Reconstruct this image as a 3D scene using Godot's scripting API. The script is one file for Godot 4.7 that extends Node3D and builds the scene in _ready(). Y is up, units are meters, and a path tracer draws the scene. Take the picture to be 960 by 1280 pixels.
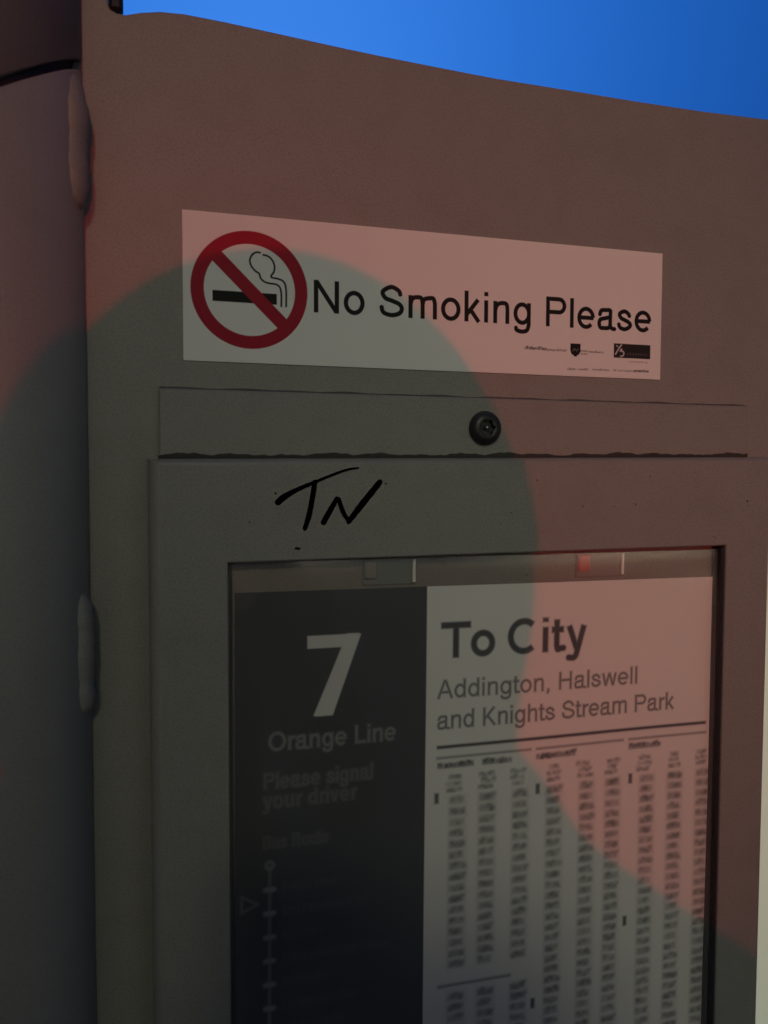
extends Node3D
# A bus stop at blue hour: a grey steel end panel with a no-smoking sticker, a timetable case below it
# and a round steel post on the left. The photographer stands behind the camera; a red crossing signal
# behind them throws their shadow on the panel. Panel plane z = 0, +z towards the photographer.

const CAM := Vector3(0.0, 1.55, 0.42)
const LAMP_RED := Vector3(-0.37, 2.2, 6.0)
const LAMP_FILL := Vector3(-0.5, 3.75, 4.0)
const WASH := 27.0
const GLOW_AZ := 7.0      # degrees from -z towards +x: where the afterglow sits
const GLOW_EL := 26.0

var M := {}
var taken := {}

# ------------------------------------------------------------------ helpers
func numbered(n: String) -> String:
	if not taken.has(n):
		taken[n] = 0
		return n
	taken[n] += 1
	return "%s_%03d" % [n, taken[n]]

func tag(o: Node, label: String, category: String, group := "") -> void:
	o.set_meta("label", label)
	o.set_meta("category", category)
	if group != "":
		o.set_meta("group", group)

func thing(called: String, label: String, category: String, at := Vector3.ZERO, group := "") -> Node3D:
	var o := Node3D.new()
	o.name = numbered(called)
	add_child(o, true)
	o.position = at
	tag(o, label, category, group)
	return o

func newst() -> SurfaceTool:
	var st := SurfaceTool.new()
	st.begin(Mesh.PRIMITIVE_TRIANGLES)
	st.set_smooth_group(-1)
	return st

func obj(called: String, st: SurfaceTool, m: Material, parent: Node = self, normals := true) -> MeshInstance3D:
	if normals:
		st.generate_normals()
	var o := MeshInstance3D.new()
	o.mesh = st.commit()
	o.material_override = m
	o.name = numbered(called) if parent == self else called
	parent.add_child(o, true)
	return o

# quad given counter-clockwise seen from outside
func quad(st: SurfaceTool, a: Vector3, b: Vector3, c: Vector3, d: Vector3) -> void:
	for p in [a, c, b, a, d, c]:
		st.add_vertex(p)

func tri(st: SurfaceTool, a: Vector3, b: Vector3, c: Vector3) -> void:
	for p in [a, c, b]:
		st.add_vertex(p)

# box with chamfered edges
func bevel_box(st: SurfaceTool, lo: Vector3, hi: Vector3, r := 0.0006) -> void:
	r = minf(r, 0.45 * minf(hi.x - lo.x, minf(hi.y - lo.y, hi.z - lo.z)))
	var c := (lo + hi) * 0.5
	var h := (hi - lo) * 0.5
	var pts := {}
	for sx in [-1, 1]:
		for sy in [-1, 1]:
			for sz in [-1, 1]:
				for ax in 3:
					var q := Vector3(sx * (h.x - r), sy * (h.y - r), sz * (h.z - r))
					q[ax] += r * [sx, sy, sz][ax]
					pts[[sx, sy, sz, ax]] = c + q
	var faces := []
	for ax in 3:
		var u := (ax + 1) % 3
		var v := (ax + 2) % 3
		for s in [-1, 1]:
			var f := []
			for k in [[-1, -1], [1, -1], [1, 1], [-1, 1]]:
				var key := [0, 0, 0]
				key[ax] = s
				key[u] = k[0]
				key[v] = k[1]
				f.append(pts[[key[0], key[1], key[2], ax]])
			faces.append(f)
		for s1 in [-1, 1]:
			for s2 in [-1, 1]:
				var f2 := []
				for k in [[-1, u], [1, u], [1, v], [-1, v]]:
					var key := [0, 0, 0]
					key[ax] = k[0]
					key[u] = s1
					key[v] = s2
					f2.append(pts[[key[0], key[1], key[2], k[1]]])
				faces.append(f2)
	for sx in [-1, 1]:
		for sy in [-1, 1]:
			for sz in [-1, 1]:
				faces.append([pts[[sx, sy, sz, 0]], pts[[sx, sy, sz, 1]], pts[[sx, sy, sz, 2]]])
	for f in faces:
		var n: Vector3 = (f[1] - f[0]).cross(f[2] - f[0])
		var mid := Vector3.ZERO
		for p in f:
			mid += p
		mid /= f.size()
		if n.dot(mid - c) < 0:
			f.reverse()
		if f.size() == 4:
			quad(st, f[0], f[1], f[2], f[3])
		else:
			tri(st, f[0], f[1], f[2])

# surface between successive closed loops of equal length
func skin(st: SurfaceTool, loops: Array, smooth := false, flip := false) -> void:
	st.set_smooth_group(0 if smooth else -1)
	for i in loops.size() - 1:
		var A: Array = loops[i]
		var B: Array = loops[i + 1]
		var n := A.size()
		for k in n:
			var l := (k + 1) % n
			if flip:
				quad(st, A[k], B[k], B[l], A[l])
			else:
				quad(st, A[k], A[l], B[l], B[k])
	st.set_smooth_group(-1)

# lathe around +z at `at`: profile of Vector2(radius, z)
func lathe_z(st: SurfaceTool, at: Vector3, profile: Array, n := 32, star := 0.0) -> void:
	var loops := []
	for p in profile:
		var L := []
		for k in n:
			var a := TAU * k / n
			var r: float = p.x * (1.0 + star * cos(6.0 * a))
			L.append(at + Vector3(cos(a) * r, sin(a) * r, p.y))
		loops.append(L)
	skin(st, loops, true)

func tube(st: SurfaceTool, a: Vector3, b: Vector3, r0: float, r1: float, n := 24, cap := true) -> void:
	var d := (b - a).normalized()
	var u := d.cross(Vector3.UP if absf(d.y) < 0.9 else Vector3.RIGHT).normalized()
	var v := d.cross(u)
	var L0 := []
	var L1 := []
	for k in n:
		var t := TAU * k / n
		var o := u * cos(t) + v * sin(t)
		L0.append(a + o * r0)
		L1.append(b + o * r1)
	skin(st, [L0, L1], true)
	if cap:
		for k in n:
			tri(st, b, L1[k], L1[(k + 1) % n])
			tri(st, a, L0[(k + 1) % n], L0[k])

func mat(base: Color, rough := 0.6, metal := 0.0) -> StandardMaterial3D:
	var m := StandardMaterial3D.new()
	m.albedo_color = base.linear_to_srgb()
	m.roughness = rough
	m.metallic = metal
	return m

func noise_tex(freq: float, seed_: int, ramp: Array, size := 512, normal := false, strength := 1.0) -> NoiseTexture2D:
	var f := FastNoiseLite.new()
	f.seed = seed_
	f.frequency = freq
	f.fractal_octaves = 4
	var t := NoiseTexture2D.new()
	t.width = size
	t.height = size
	t.seamless = true
	t.noise = f
	if normal:
		t.as_normal_map = true
		t.bump_strength = strength
	else:
		var g := Gradient.new()
		g.offsets = PackedFloat32Array(ramp.map(func(x): return x[0]))
		g.colors = PackedColorArray(ramp.map(func(x): return x[1]))
		t.color_ramp = g
	return t

func painted(base: Color, seed_: int, rough := 0.5) -> StandardMaterial3D:
	var m := mat(base, rough)
	m.albedo_texture = noise_tex(0.012, seed_, [[0.0, Color(0.962, 0.96, 0.955)], [0.35, Color(0.988, 0.988, 0.985)], [0.6, Color(1, 1, 1)], [1.0, Color(0.98, 0.98, 0.975)]])
	m.uv1_triplanar = true
	m.uv1_world_triplanar = true
	m.uv1_scale = Vector3(4.1, 4.1, 4.1)
	m.detail_enabled = true
	m.detail_uv_layer = BaseMaterial3D.DETAIL_UV_1
	m.detail_blend_mode = BaseMaterial3D.BLEND_MODE_MUL
	m.detail_albedo = noise_tex(0.35, seed_ + 9, [[0.0, Color(0.80, 0.80, 0.79)], [0.5, Color(0.95, 0.95, 0.95)], [1.0, Color(1, 1, 1)]])
	return m

# ------------------------------------------------------------------ print: strokes rasterised into an image
var cw := 0
var chh := 0
var cov := PackedFloat32Array()
var crgb := PackedFloat32Array()

func canvas(w: int, h: int, c: Color) -> void:
	cw = w
	chh = h
	cov = PackedFloat32Array()
	cov.resize(w * h)
	crgb = PackedFloat32Array()
	crgb.resize(w * h * 3)
	for i in w * h:
		crgb[i * 3] = c.r
		crgb[i * 3 + 1] = c.g
		crgb[i * 3 + 2] = c.b

func canvas_texture() -> ImageTexture:      # values on the canvas are linear
	var b := PackedByteArray()
	b.resize(cw * chh * 3)
	for i in cw * chh:
		var c := Color(crgb[i * 3], crgb[i * 3 + 1], crgb[i * 3 + 2]).linear_to_srgb()
		b[i * 3] = int(clampf(c.r, 0, 1) * 255.0 + 0.5)
		b[i * 3 + 1] = int(clampf(c.g, 0, 1) * 255.0 + 0.5)
		b[i * 3 + 2] = int(clampf(c.b, 0, 1) * 255.0 + 0.5)
	return ImageTexture.create_from_image(Image.create_from_data(cw, chh, false, Image.FORMAT_RGB8, b))

func ink(strokes: Array, w: float, soft: float, c: Color, alpha := 1.0, butt := true) -> void:
	var x0 := cw
	var y0 := chh
	var x1 := 0
	var y1 := 0
	var hw := w * 0.5
	for s in strokes:
		var closed: bool = (s[0] - s[-1]).length() < 0.01 and s.size() > 3
		for i in s.size() - 1:
			var a: Vector2 = s[i]
			var b: Vector2 = s[i + 1]
			var len := (b - a).length()
			if len < 1e-6:
				continue
			var d := (b - a) / len
			var pad := hw + soft + 1.0
			var ax := maxi(0, int(floor(minf(a.x, b.x) - pad)))
			var bx := mini(cw - 1, int(ceil(maxf(a.x, b.x) + pad)))
			var ay := maxi(0, int(floor(minf(a.y, b.y) - pad)))
			var by := mini(chh - 1, int(ceil(maxf(a.y, b.y) + pad)))
			x0 = mini(x0, ax)
			x1 = maxi(x1, bx)
			y0 = mini(y0, ay)
			y1 = maxi(y1, by)
			var first: bool = i == 0 and butt and not closed
			var last: bool = i == s.size() - 2 and butt and not closed
			for y in range(ay, by + 1):
				for x in range(ax, bx + 1):
					var px := x + 0.5 - a.x
					var py := y + 0.5 - a.y
					var t := px * d.x + py * d.y
					var q := absf(px * d.y - py * d.x)
					var e := 0.0
					if t < 0.0:
						if first:
							e = maxf(q - hw, -t)
						else:
							e = sqrt(q * q + t * t) - hw
					elif t > len:
						if last:
							e = maxf(q - hw, t - len)
						else:
							e = sqrt(q * q + (t - len) * (t - len)) - hw
					else:
						e = q - hw
						if first:
							e = maxf(e, -t)
						if last:
							e = maxf(e, t - len)
					var v := clampf(0.5 - e / soft, 0.0, 1.0)
					if v > 0.0:
						v = v * v * (3.0 - 2.0 * v)
						var at := y * cw + x
						if v > cov[at]:
							cov[at] = v
	for y in range(y0, y1 + 1):
		for x in range(x0, x1 + 1):
			var at := y * cw + x
			var v := cov[at] * alpha
			if v > 0.0:
				crgb[at * 3] = lerpf(crgb[at * 3], c.r, v)
				crgb[at * 3 + 1] = lerpf(crgb[at * 3 + 1], c.g, v)
				crgb[at * 3 + 2] = lerpf(crgb[at * 3 + 2], c.b, v)
				cov[at] = 0.0

func fill_px(x0: float, y0: float, x1: float, y1: float, soft: float, c: Color, alpha := 1.0) -> void:
	ink([[Vector2(x0, (y0 + y1) * 0.5), Vector2(x1, (y0 + y1) * 0.5)]], y1 - y0, soft, c, alpha)

func ell(cx: float, cy: float, rx: float, ry: float, a0: float, a1: float, n := 14) -> Array:
	var r := []
	for i in n + 1:
		var a := deg_to_rad(lerpf(a0, a1, float(i) / n))
		r.append(Vector2(cx + rx * cos(a), cy + ry * sin(a)))
	return r

func curve(p: Array, n := 5) -> Array:       # Catmull-Rom through the points
	var r := []
	for i in p.size() - 1:
		var p0: Vector2 = p[maxi(i - 1, 0)]
		var p3: Vector2 = p[mini(i + 2, p.size() - 1)]
		for k in n:
			r.append((p[i] as Vector2).cubic_interpolate(p[i + 1], p0, p3, float(k) / n))
	r.append(p[-1])
	return r

func P(a: Array) -> Array:
	var r := []
	for i in range(0, a.size(), 2):
		r.append(Vector2(a[i], a[i + 1]))
	return r

# one letter: [advance, strokes], cap height 1, y up, s = half the stroke's weight
func glyph(ch: String, s: float) -> Array:
	var h := 0.73
	match ch:
		" ": return [0.37, []]
		"|": return [0.2, []]        # thin space
		"N": return [1.0, [P([0.1 + s, 0, 0.1 + s, 1]), P([0.9 - s, 0, 0.9 - s, 1]), P([0.1 + s * 1.1, 1.0 - s * 0.4, 0.9 - s * 1.1, s * 0.4])]]
		"S": return [0.93, [curve(P([0.83 - s, 0.71, 0.77 - s, 0.87 - s * 0.4, 0.47, 1.015 - s, 0.16 + s, 0.87 - s * 0.4, 0.1 + s, 0.73, 0.2 + s, 0.58, 0.47, 0.515, 0.79 - s, 0.42, 0.88 - s, 0.28, 0.8 - s, 0.1 + s * 0.4, 0.47, -0.015 + s, 0.13 + s, 0.1 + s * 0.4, 0.06 + s, 0.32]))]]
		"s": return [0.69, [curve(P([0.61 - s, 0.51, 0.55 - s, 0.63 - s * 0.3, 0.34, 0.745 - s, 0.12 + s, 0.64 - s * 0.3, 0.07 + s, 0.54, 0.15 + s, 0.43, 0.35, 0.375, 0.57 - s, 0.31, 0.65 - s, 0.21, 0.57 - s, 0.09 + s * 0.3, 0.34, -0.015 + s, 0.1 + s, 0.09 + s * 0.3, 0.045 + s, 0.23]))]]
		"P": return [0.93, [P([0.11 + s, 0, 0.11 + s, 1]), P([0.11, 1 - s, 0.58, 1 - s]) + ell(0.6, 0.71, 0.27 - s, 0.29 - s, 88, -88, 10) + P([0.58, 0.42 + s, 0.11 + s, 0.42 + s])]]
		"R": return [0.98, [P([0.11 + s, 0, 0.11 + s, 1]), P([0.11, 1 - s, 0.6, 1 - s]) + ell(0.62, 0.73, 0.27 - s, 0.27 - s, 88, -88, 10) + P([0.6, 0.46 + s, 0.11 + s, 0.46 + s]), P([0.55, 0.46, 0.9 - s, 0])]]
		"B": return [0.93, [P([0.11 + s, 0, 0.11 + s, 1]), P([0.11, 1 - s, 0.55, 1 - s]) + ell(0.57, 0.76, 0.25 - s, 0.24 - s, 88, -88, 8) + P([0.55, 0.52, 0.11 + s, 0.52]), P([0.55, 0.52]) + ell(0.58, 0.27, 0.29 - s, 0.27 - s, 88, -88, 8) + P([0.55, s, 0.11, s])]]
		"T": return [0.76, [P([0.03, 1 - s, 0.82, 1 - s]), P([0.425, 0, 0.425, 1 - s])]]
		"C": return [0.98, [ell(0.53, 0.5, 0.46 - s, 0.515 - s, 48, 312, 22)]]
		"O": return [1.08, [ell(0.54, 0.5, 0.49 - s, 0.515 - s, 0, 360, 26)]]
		"L": return [0.78, [P([0.11 + s, 0, 0.11 + s, 1]), P([0.11, s, 0.73, s])]]
		"A": return [0.93, [P([0.02 + s, 0, 0.465 - s * 0.2, 1]), P([0.91 - s, 0, 0.465 + s * 0.2, 1]), P([0.2, 0.34, 0.73, 0.34])]]
		"H": return [1.0, [P([0.11 + s, 0, 0.11 + s, 1]), P([0.89 - s, 0, 0.89 - s, 1]), P([0.11, 0.53, 0.89, 0.53])]]
		"K": return [0.93, [P([0.11 + s, 0, 0.11 + s, 1]), P([0.84 - s, 1, 0.13 + s, 0.36]), P([0.36, 0.56, 0.9 - s, 0])]]
		"o": return [0.774, [ell(0.387, 0.365, 0.34 - s, 0.38 - s, 0, 360, 22)]]
		"e": return [0.774, [P([0.06 + s, 0.37, 0.72 - s * 0.6, 0.37]), ell(0.39, 0.365, 0.34 - s, 0.38 - s, 2, 318, 20)]]
		"c": return [0.7, [ell(0.38, 0.365, 0.33 - s, 0.38 - s, 45, 315, 18)]]
		"a": return [0.774, [curve(P([0.1 + s * 0.6, 0.5, 0.17 + s * 0.5, 0.65, 0.37, 0.745 - s, 0.58 - s * 0.5, 0.67, 0.63 - s, 0.54, 0.63 - s, 0.15, 0.68 - s * 0.5, 0.05, 0.74, 0.02 + s * 0.3])), curve(P([0.63 - s, 0.44, 0.38, 0.4, 0.13 + s * 0.6, 0.34, 0.055 + s, 0.2, 0.12 + s * 0.8, 0.04 + s * 0.4, 0.31, -0.015 + s, 0.53 - s * 0.3, 0.08, 0.63 - s, 0.24]))]]
		"n": return [0.774, [P([0.1 + s, 0, 0.1 + s, h]), curve(P([0.1 + s, 0.42, 0.17 + s, 0.62 - s * 0.2, 0.41, 0.745 - s, 0.62 - s * 0.7, 0.66 - s * 0.2, 0.68 - s, 0.48])) + P([0.68 - s, 0])]]
		"h": return [0.774, [P([0.1 + s, 0, 0.1 + s, 1]), curve(P([0.1 + s, 0.42, 0.17 + s, 0.62 - s * 0.2, 0.41, 0.745 - s, 0.62 - s * 0.7, 0.66 - s * 0.2, 0.68 - s, 0.48])) + P([0.68 - s, 0])]]
		"m": return [1.16, [P([0.1 + s, 0, 0.1 + s, h]), curve(P([0.1 + s, 0.45, 0.16 + s, 0.64 - s * 0.3, 0.36, 0.745 - s, 0.55 - s * 0.3, 0.68 - s * 0.3, 0.58, 0.5])) + P([0.58, 0]), curve(P([0.58, 0.45, 0.63, 0.64 - s * 0.3, 0.83, 0.745 - s, 1.02 - s, 0.68 - s * 0.3, 1.07 - s, 0.5])) + P([1.07 - s, 0])]]
		"r": return [0.46, [P([0.1 + s, 0, 0.1 + s, h]), curve(P([0.1 + s, 0.42, 0.16 + s, 0.6, 0.45, 0.735 - s]))]]
		"u": return [0.774, [P([0.68 - s, 0, 0.68 - s, h]), P([0.09 + s, h]) + curve(P([0.09 + s, 0.27, 0.15 + s * 0.8, 0.08 + s * 0.2, 0.36, -0.015 + s, 0.58 - s * 0.4, 0.1 + s * 0.2, 0.68 - s, 0.3]))]]
		"k": return [0.7, [P([0.09 + s, 0, 0.09 + s, 1]), P([0.64 - s, h, 0.11 + s, 0.24]), P([0.28, 0.42, 0.67 - s, 0])]]
		"i": return [0.31, [P([0.155, 0, 0.155, h]), P([0.155, 0.865, 0.155, 1.0])]]
		"l": return [0.31, [P([0.155, 0, 0.155, 1])]]
		"t": return [0.4, [P([0.17, 0.93]) + curve(P([0.17, 0.2, 0.2, 0.07, 0.27, s, 0.38, 0.005 + s])), P([0.02, h - s, 0.37, h - s])]]
		"g": return [0.774, [ell(0.375, 0.37, 0.32 - s, 0.375 - s, 0, 360, 20), P([0.69 - s, h]) + curve(P([0.69 - s, 0.02, 0.63 - s, -0.17, 0.38, -0.3 + s, 0.15 + s * 0.5, -0.22 + s * 0.5, 0.08 + s, -0.1]))]]
		"d": return [0.774, [ell(0.375, 0.365, 0.32 - s, 0.38 - s, 0, 360, 20), P([0.69 - s, 0, 0.69 - s, 1])]]
		"y": return [0.68, [P([0.03 + s, h, 0.36, 0.03]), P([0.65 - s, h, 0.36, -0.04]) + curve(P([0.33, -0.14, 0.26, -0.25 + s * 0.5, 0.1, -0.28 + s]))]]
		"v": return [0.68, [P([0.03 + s, h, 0.34, 0.02]), P([0.65 - s, h, 0.34, 0.02])]]
		"w": return [1.0, [P([0.03 + s, h, 0.27, 0.02]), P([0.5, h, 0.27, 0.02]), P([0.5, h, 0.73, 0.02]), P([0.97 - s, h, 0.73, 0.02])]]
		",": return [0.37, [P([0.2, 0.12, 0.2, 0.0, 0.13, -0.14])]]
	return [0.3, []]

# text on the canvas: baseline start (px), width (px), cap height (px), weight as a share of the cap height
func write(text: String, x: float, y: float, width: float, cap: float, weight: float, soft: float, c: Color, alpha := 1.0) -> void:
	var total := 0.0
	for ch in text:
		total += glyph(ch, weight * 0.5)[0]
	var sx := width / total
	var pen := 0.0
	for ch in text:
		var g := glyph(ch, weight * 0.5)
		var out := []
		for st in g[1]:
			out.append(st.map(func(p): return Vector2(x + (pen + p.x) * sx, y - p.y * cap)))
		ink(out, weight * cap, soft, c, alpha)
		pen += g[0]

# ------------------------------------------------------------------ signed distances and surface nets, for the person
func cap_d(p: Vector3, a: Vector3, b: Vector3, ra: float, rb: float) -> float:
	var ab := b - a
	var t := clampf((p - a).dot(ab) / ab.length_squared(), 0.0, 1.0)
	return (p - a - ab * t).length() - lerpf(ra, rb, t)

func ell_d(p: Vector3, c: Vector3, r: Vector3) -> float:
	var q := (p - c) / r
	var k := q.length()
	return (k - 1.0) * minf(r.x, minf(r.y, r.z)) if k < 0.3 else k * (k - 1.0) / ((p - c) / (r * r)).length()

func smin(a: float, b: float, k: float) -> float:
	var h := maxf(k - absf(a - b), 0.0) / k
	return minf(a, b) - h * h * k * 0.25

func nets(st: SurfaceTool, f: Callable, lo: Vector3, hi: Vector3, cell: float, tint: Callable) -> void:
	var nx := int(ceil((hi.x - lo.x) / cell)) + 1
	var ny := int(ceil((hi.y - lo.y) / cell)) + 1
	var nz := int(ceil((hi.z - lo.z) / cell)) + 1
	var v := PackedFloat32Array()
	v.resize(nx * ny * nz)
	# coarse pass: skip blocks far from the surface
	var B := 4
	for z in range(0, nz, B):
		for y in range(0, ny, B):
			for x in range(0, nx, B):
				var mid := lo + Vector3(x + B * 0.5, y + B * 0.5, z + B * 0.5) * cell
				var dm: float = f.call(mid)
				var far := absf(dm) > cell * B * 1.3
				for zz in range(z, mini(z + B, nz)):
					for yy in range(y, mini(y + B, ny)):
						for xx in range(x, mini(x + B, nx)):
							v[(zz * ny + yy) * nx + xx] = dm if far else f.call(lo + Vector3(xx, yy, zz) * cell)
	var at := {}
	var offs := [0, 1, nx, nx + 1, nx * ny, nx * ny + 1, nx * ny + nx, nx * ny + nx + 1]
	var cor := [Vector3(0, 0, 0), Vector3(1, 0, 0), Vector3(0, 1, 0), Vector3(1, 1, 0), Vector3(0, 0, 1), Vector3(1, 0, 1), Vector3(0, 1, 1), Vector3(1, 1, 1)]
	var edges := [[0, 1], [2, 3], [4, 5], [6, 7], [0, 2], [1, 3], [4, 6], [5, 7], [0, 4], [1, 5], [2, 6], [3, 7]]
	for z in nz - 1:
		for y in ny - 1:
			for x in nx - 1:
				var i0 := (z * ny + y) * nx + x
				var neg := 0
				for o in offs:
					if v[i0 + o] < 0.0:
						neg += 1
				if neg == 0 or neg == 8:
					continue
				var s := Vector3.ZERO
				var n := 0
				for e in edges:
					var a := v[i0 + offs[e[0]]]
					var b := v[i0 + offs[e[1]]]
					if (a < 0.0) != (b < 0.0):
						s += (cor[e[0]] as Vector3).lerp(cor[e[1]], a / (a - b))
						n += 1
				at[i0] = lo + (Vector3(x, y, z) + s / n) * cell
	st.set_smooth_group(0)
	for i0 in at:
		var x: int = i0 % nx
		var y: int = (i0 / nx) % ny
		var z: int = i0 / (nx * ny)
		for ax in 3:
			var step: int = [1, nx, nx * ny][ax]
			var u: int = [nx, nx * ny, 1][ax]
			var w: int = [nx * ny, 1, nx][ax]
			if [y == 0 or z == 0, z == 0 or x == 0, x == 0 or y == 0][ax]:
				continue
			if (v[i0] < 0.0) == (v[i0 + step] < 0.0):
				continue
			if not (at.has(i0 - u) and at.has(i0 - w) and at.has(i0 - u - w)):
				continue
			var q := [at[i0], at[i0 - u], at[i0 - u - w], at[i0 - w]]
			if v[i0] < 0.0:
				q.reverse()
			for k in [0, 1, 2, 0, 2, 3]:
				st.set_color(tint.call(q[k]))
				st.add_vertex(q[k])
	st.set_smooth_group(-1)

# ------------------------------------------------------------------ things
func make_panel() -> void:
	var t := thing("bus_shelter", "large grey painted steel shelter side behind the sticker and the timetable case", "bus shelter")
	var out := P([-0.05, 0.35, 0.3630, 0.35, 0.3630, 1.545, 0.42, 1.545, 0.42, 1.765, 0.4150, 1.7695])
	for q in P([0.3700, 1.7692, 0.3231, 1.7681, 0.2788, 1.7680, 0.2315, 1.7685, 0.1869, 1.7688, 0.1492, 1.7702, 0.1221, 1.7713, 0.1002, 1.7724, 0.0665, 1.7745, 0.0383, 1.7762, 0.0187, 1.7769, 0.0073, 1.7762, -0.0022, 1.7742, -0.0090, 1.7720, -0.0130, 1.7722, -0.0160, 1.7735, -0.0170, 1.7765, -0.0170, 2.05, -0.05, 2.05]):
		out.append(q)
	var n := out.size()
	var loops := []
	for lv in [[-0.0035, 0.0], [-0.0008, 0.0], [-0.0002, 0.0003], [0.0, 0.0010]]:
		var L := []
		for i in n:
			var a: Vector2 = out[(i + n - 1) % n]
			var b: Vector2 = out[i]
			var c: Vector2 = out[(i + 1) % n]
			var nn := ((b - a).normalized() + (c - b).normalized()).orthogonal().normalized()
			var q: Vector2 = b - nn * lv[1] * (-1.0)
			q = b + Vector2(-((c - b).normalized() + (b - a).normalized()).normalized().y, ((c - b).normalized() + (b - a).normalized()).normalized().x) * lv[1]
			L.append(Vector3(q.x, q.y, lv[0]))
		loops.append(L)
	var st := newst()
	skin(st, loops)
	for lp in [[loops[-1], false], [loops[0], true]]:
		var poly := PackedVector2Array(lp[0].map(func(p): return Vector2(p.x, p.y)))
		var idx := Geometry2D.triangulate_polygon(poly)
		for k in range(0, idx.size(), 3):
			var A: Vector3 = lp[0][idx[k]]
			var B: Vector3 = lp[0][idx[k + 1]]
			var C: Vector3 = lp[0][idx[k + 2]]
			if ((B - A).cross(C - A).z < 0) != lp[1]:
				tri(st, A, C, B)
			else:
				tri(st, A, B, C)
	obj("sheet", st, M.paint, t)
	# black rubber trim along the notch edge at the top left
	st = newst()
	bevel_box(st, Vector3(-0.0168, 1.7727, -0.006), Vector3(-0.0100, 2.05, 0.0012), 0.0018)
	obj("rubber_trim", st, M.rubber, t)
	# weld beads in the groove between post and panel
	var rng := RandomNumberGenerator.new()
	rng.seed = 11
	for w in [[1.673, 1.735, 0.0094], [1.4315, 1.4925, 0.0086]]:
		st = newst()
		var ls := []
		var N := 40
		for i in N + 1:
			var u := float(i) / N
			var y := lerpf(w[0], w[1], u)
			var fade := pow(maxf(0.0, 1.0 - pow(absf(2.0 * u - 1.0), 6.0)), 0.5)
			var wob := 1.0 + 0.05 * sin(i * 0.42 + w[0] * 9.0) + 0.03 * sin(i * 1.1) + rng.randf_range(-0.012, 0.012)
			var r: float = w[2] * fade * wob + 0.0002
			var L := []
			for k in 16:
				var a := TAU * k / 16
				L.append(Vector3(-0.0338 + 0.0004 * sin(i * 0.31) + cos(a) * r * 0.80, y + sin(a) * 0.001, 0.0108 + sin(a) * r * 0.85))
			ls.append(L)
		skin(st, ls, true)
		obj("weld_bead", st, M.paint, t)

func make_post() -> void:
	var t := thing("steel_post", "round grey steel post along the left edge, cut by a dark slanted seam", "post", Vector3(-0.0742, 0, -0.001))
	var R := 0.045
	var cut := func(x: float, z: float, dy: float) -> float: return 1.7206 + 0.536 * x - 0.337 * z + dy - 0.002
	var ring := func(r: float, y: float) -> Array:
		var L := []
		for k in 72:
			var a := TAU * k / 72
			L.append(Vector3(cos(a) * r, y, -sin(a) * r))
		return L
	var slant := func(r: float, dy: float, inset: float) -> Array:
		var L := []
		for k in 72:
			var a := TAU * k / 72
			L.append(Vector3(cos(a) * (r - inset), cut.call(cos(a) * r, -sin(a) * r, dy), -sin(a) * (r - inset)))
		return L
	var st := newst()
	skin(st, [ring.call(R, 0.0), ring.call(R, 0.9), ring.call(R, 1.45), slant.call(R, -0.0008, 0.0), slant.call(R, 0.0, 0.0008), slant.call(R, 0.0, 0.006)], true)
	obj("pipe", st, M.paint, t)
	st = newst()
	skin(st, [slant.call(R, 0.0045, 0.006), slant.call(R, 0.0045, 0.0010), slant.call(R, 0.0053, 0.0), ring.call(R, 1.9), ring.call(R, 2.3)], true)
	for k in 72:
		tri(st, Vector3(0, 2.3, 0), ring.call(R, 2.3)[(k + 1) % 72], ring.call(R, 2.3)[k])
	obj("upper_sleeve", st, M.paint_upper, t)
	st = newst()
	skin(st, [ring.call(R - 0.0045, 1.6), ring.call(R - 0.0045, 1.9)], true)
	obj("inner_pipe", st, M.rubber, t)
	# small pale rivet glint at the frame's edge
	st = newst()
	var c := Vector3(0.0118, 1.6238, 0.0434)
	lathe_z(st, c, [Vector2(0.0021, -0.0006), Vector2(0.0021, 0.0003), Vector2(0.0016, 0.0009), Vector2(0.0008, 0.0012), Vector2(0.00001, 0.0013)], 16)
	obj("rivet", st, M.bright_metal, t)

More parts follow.
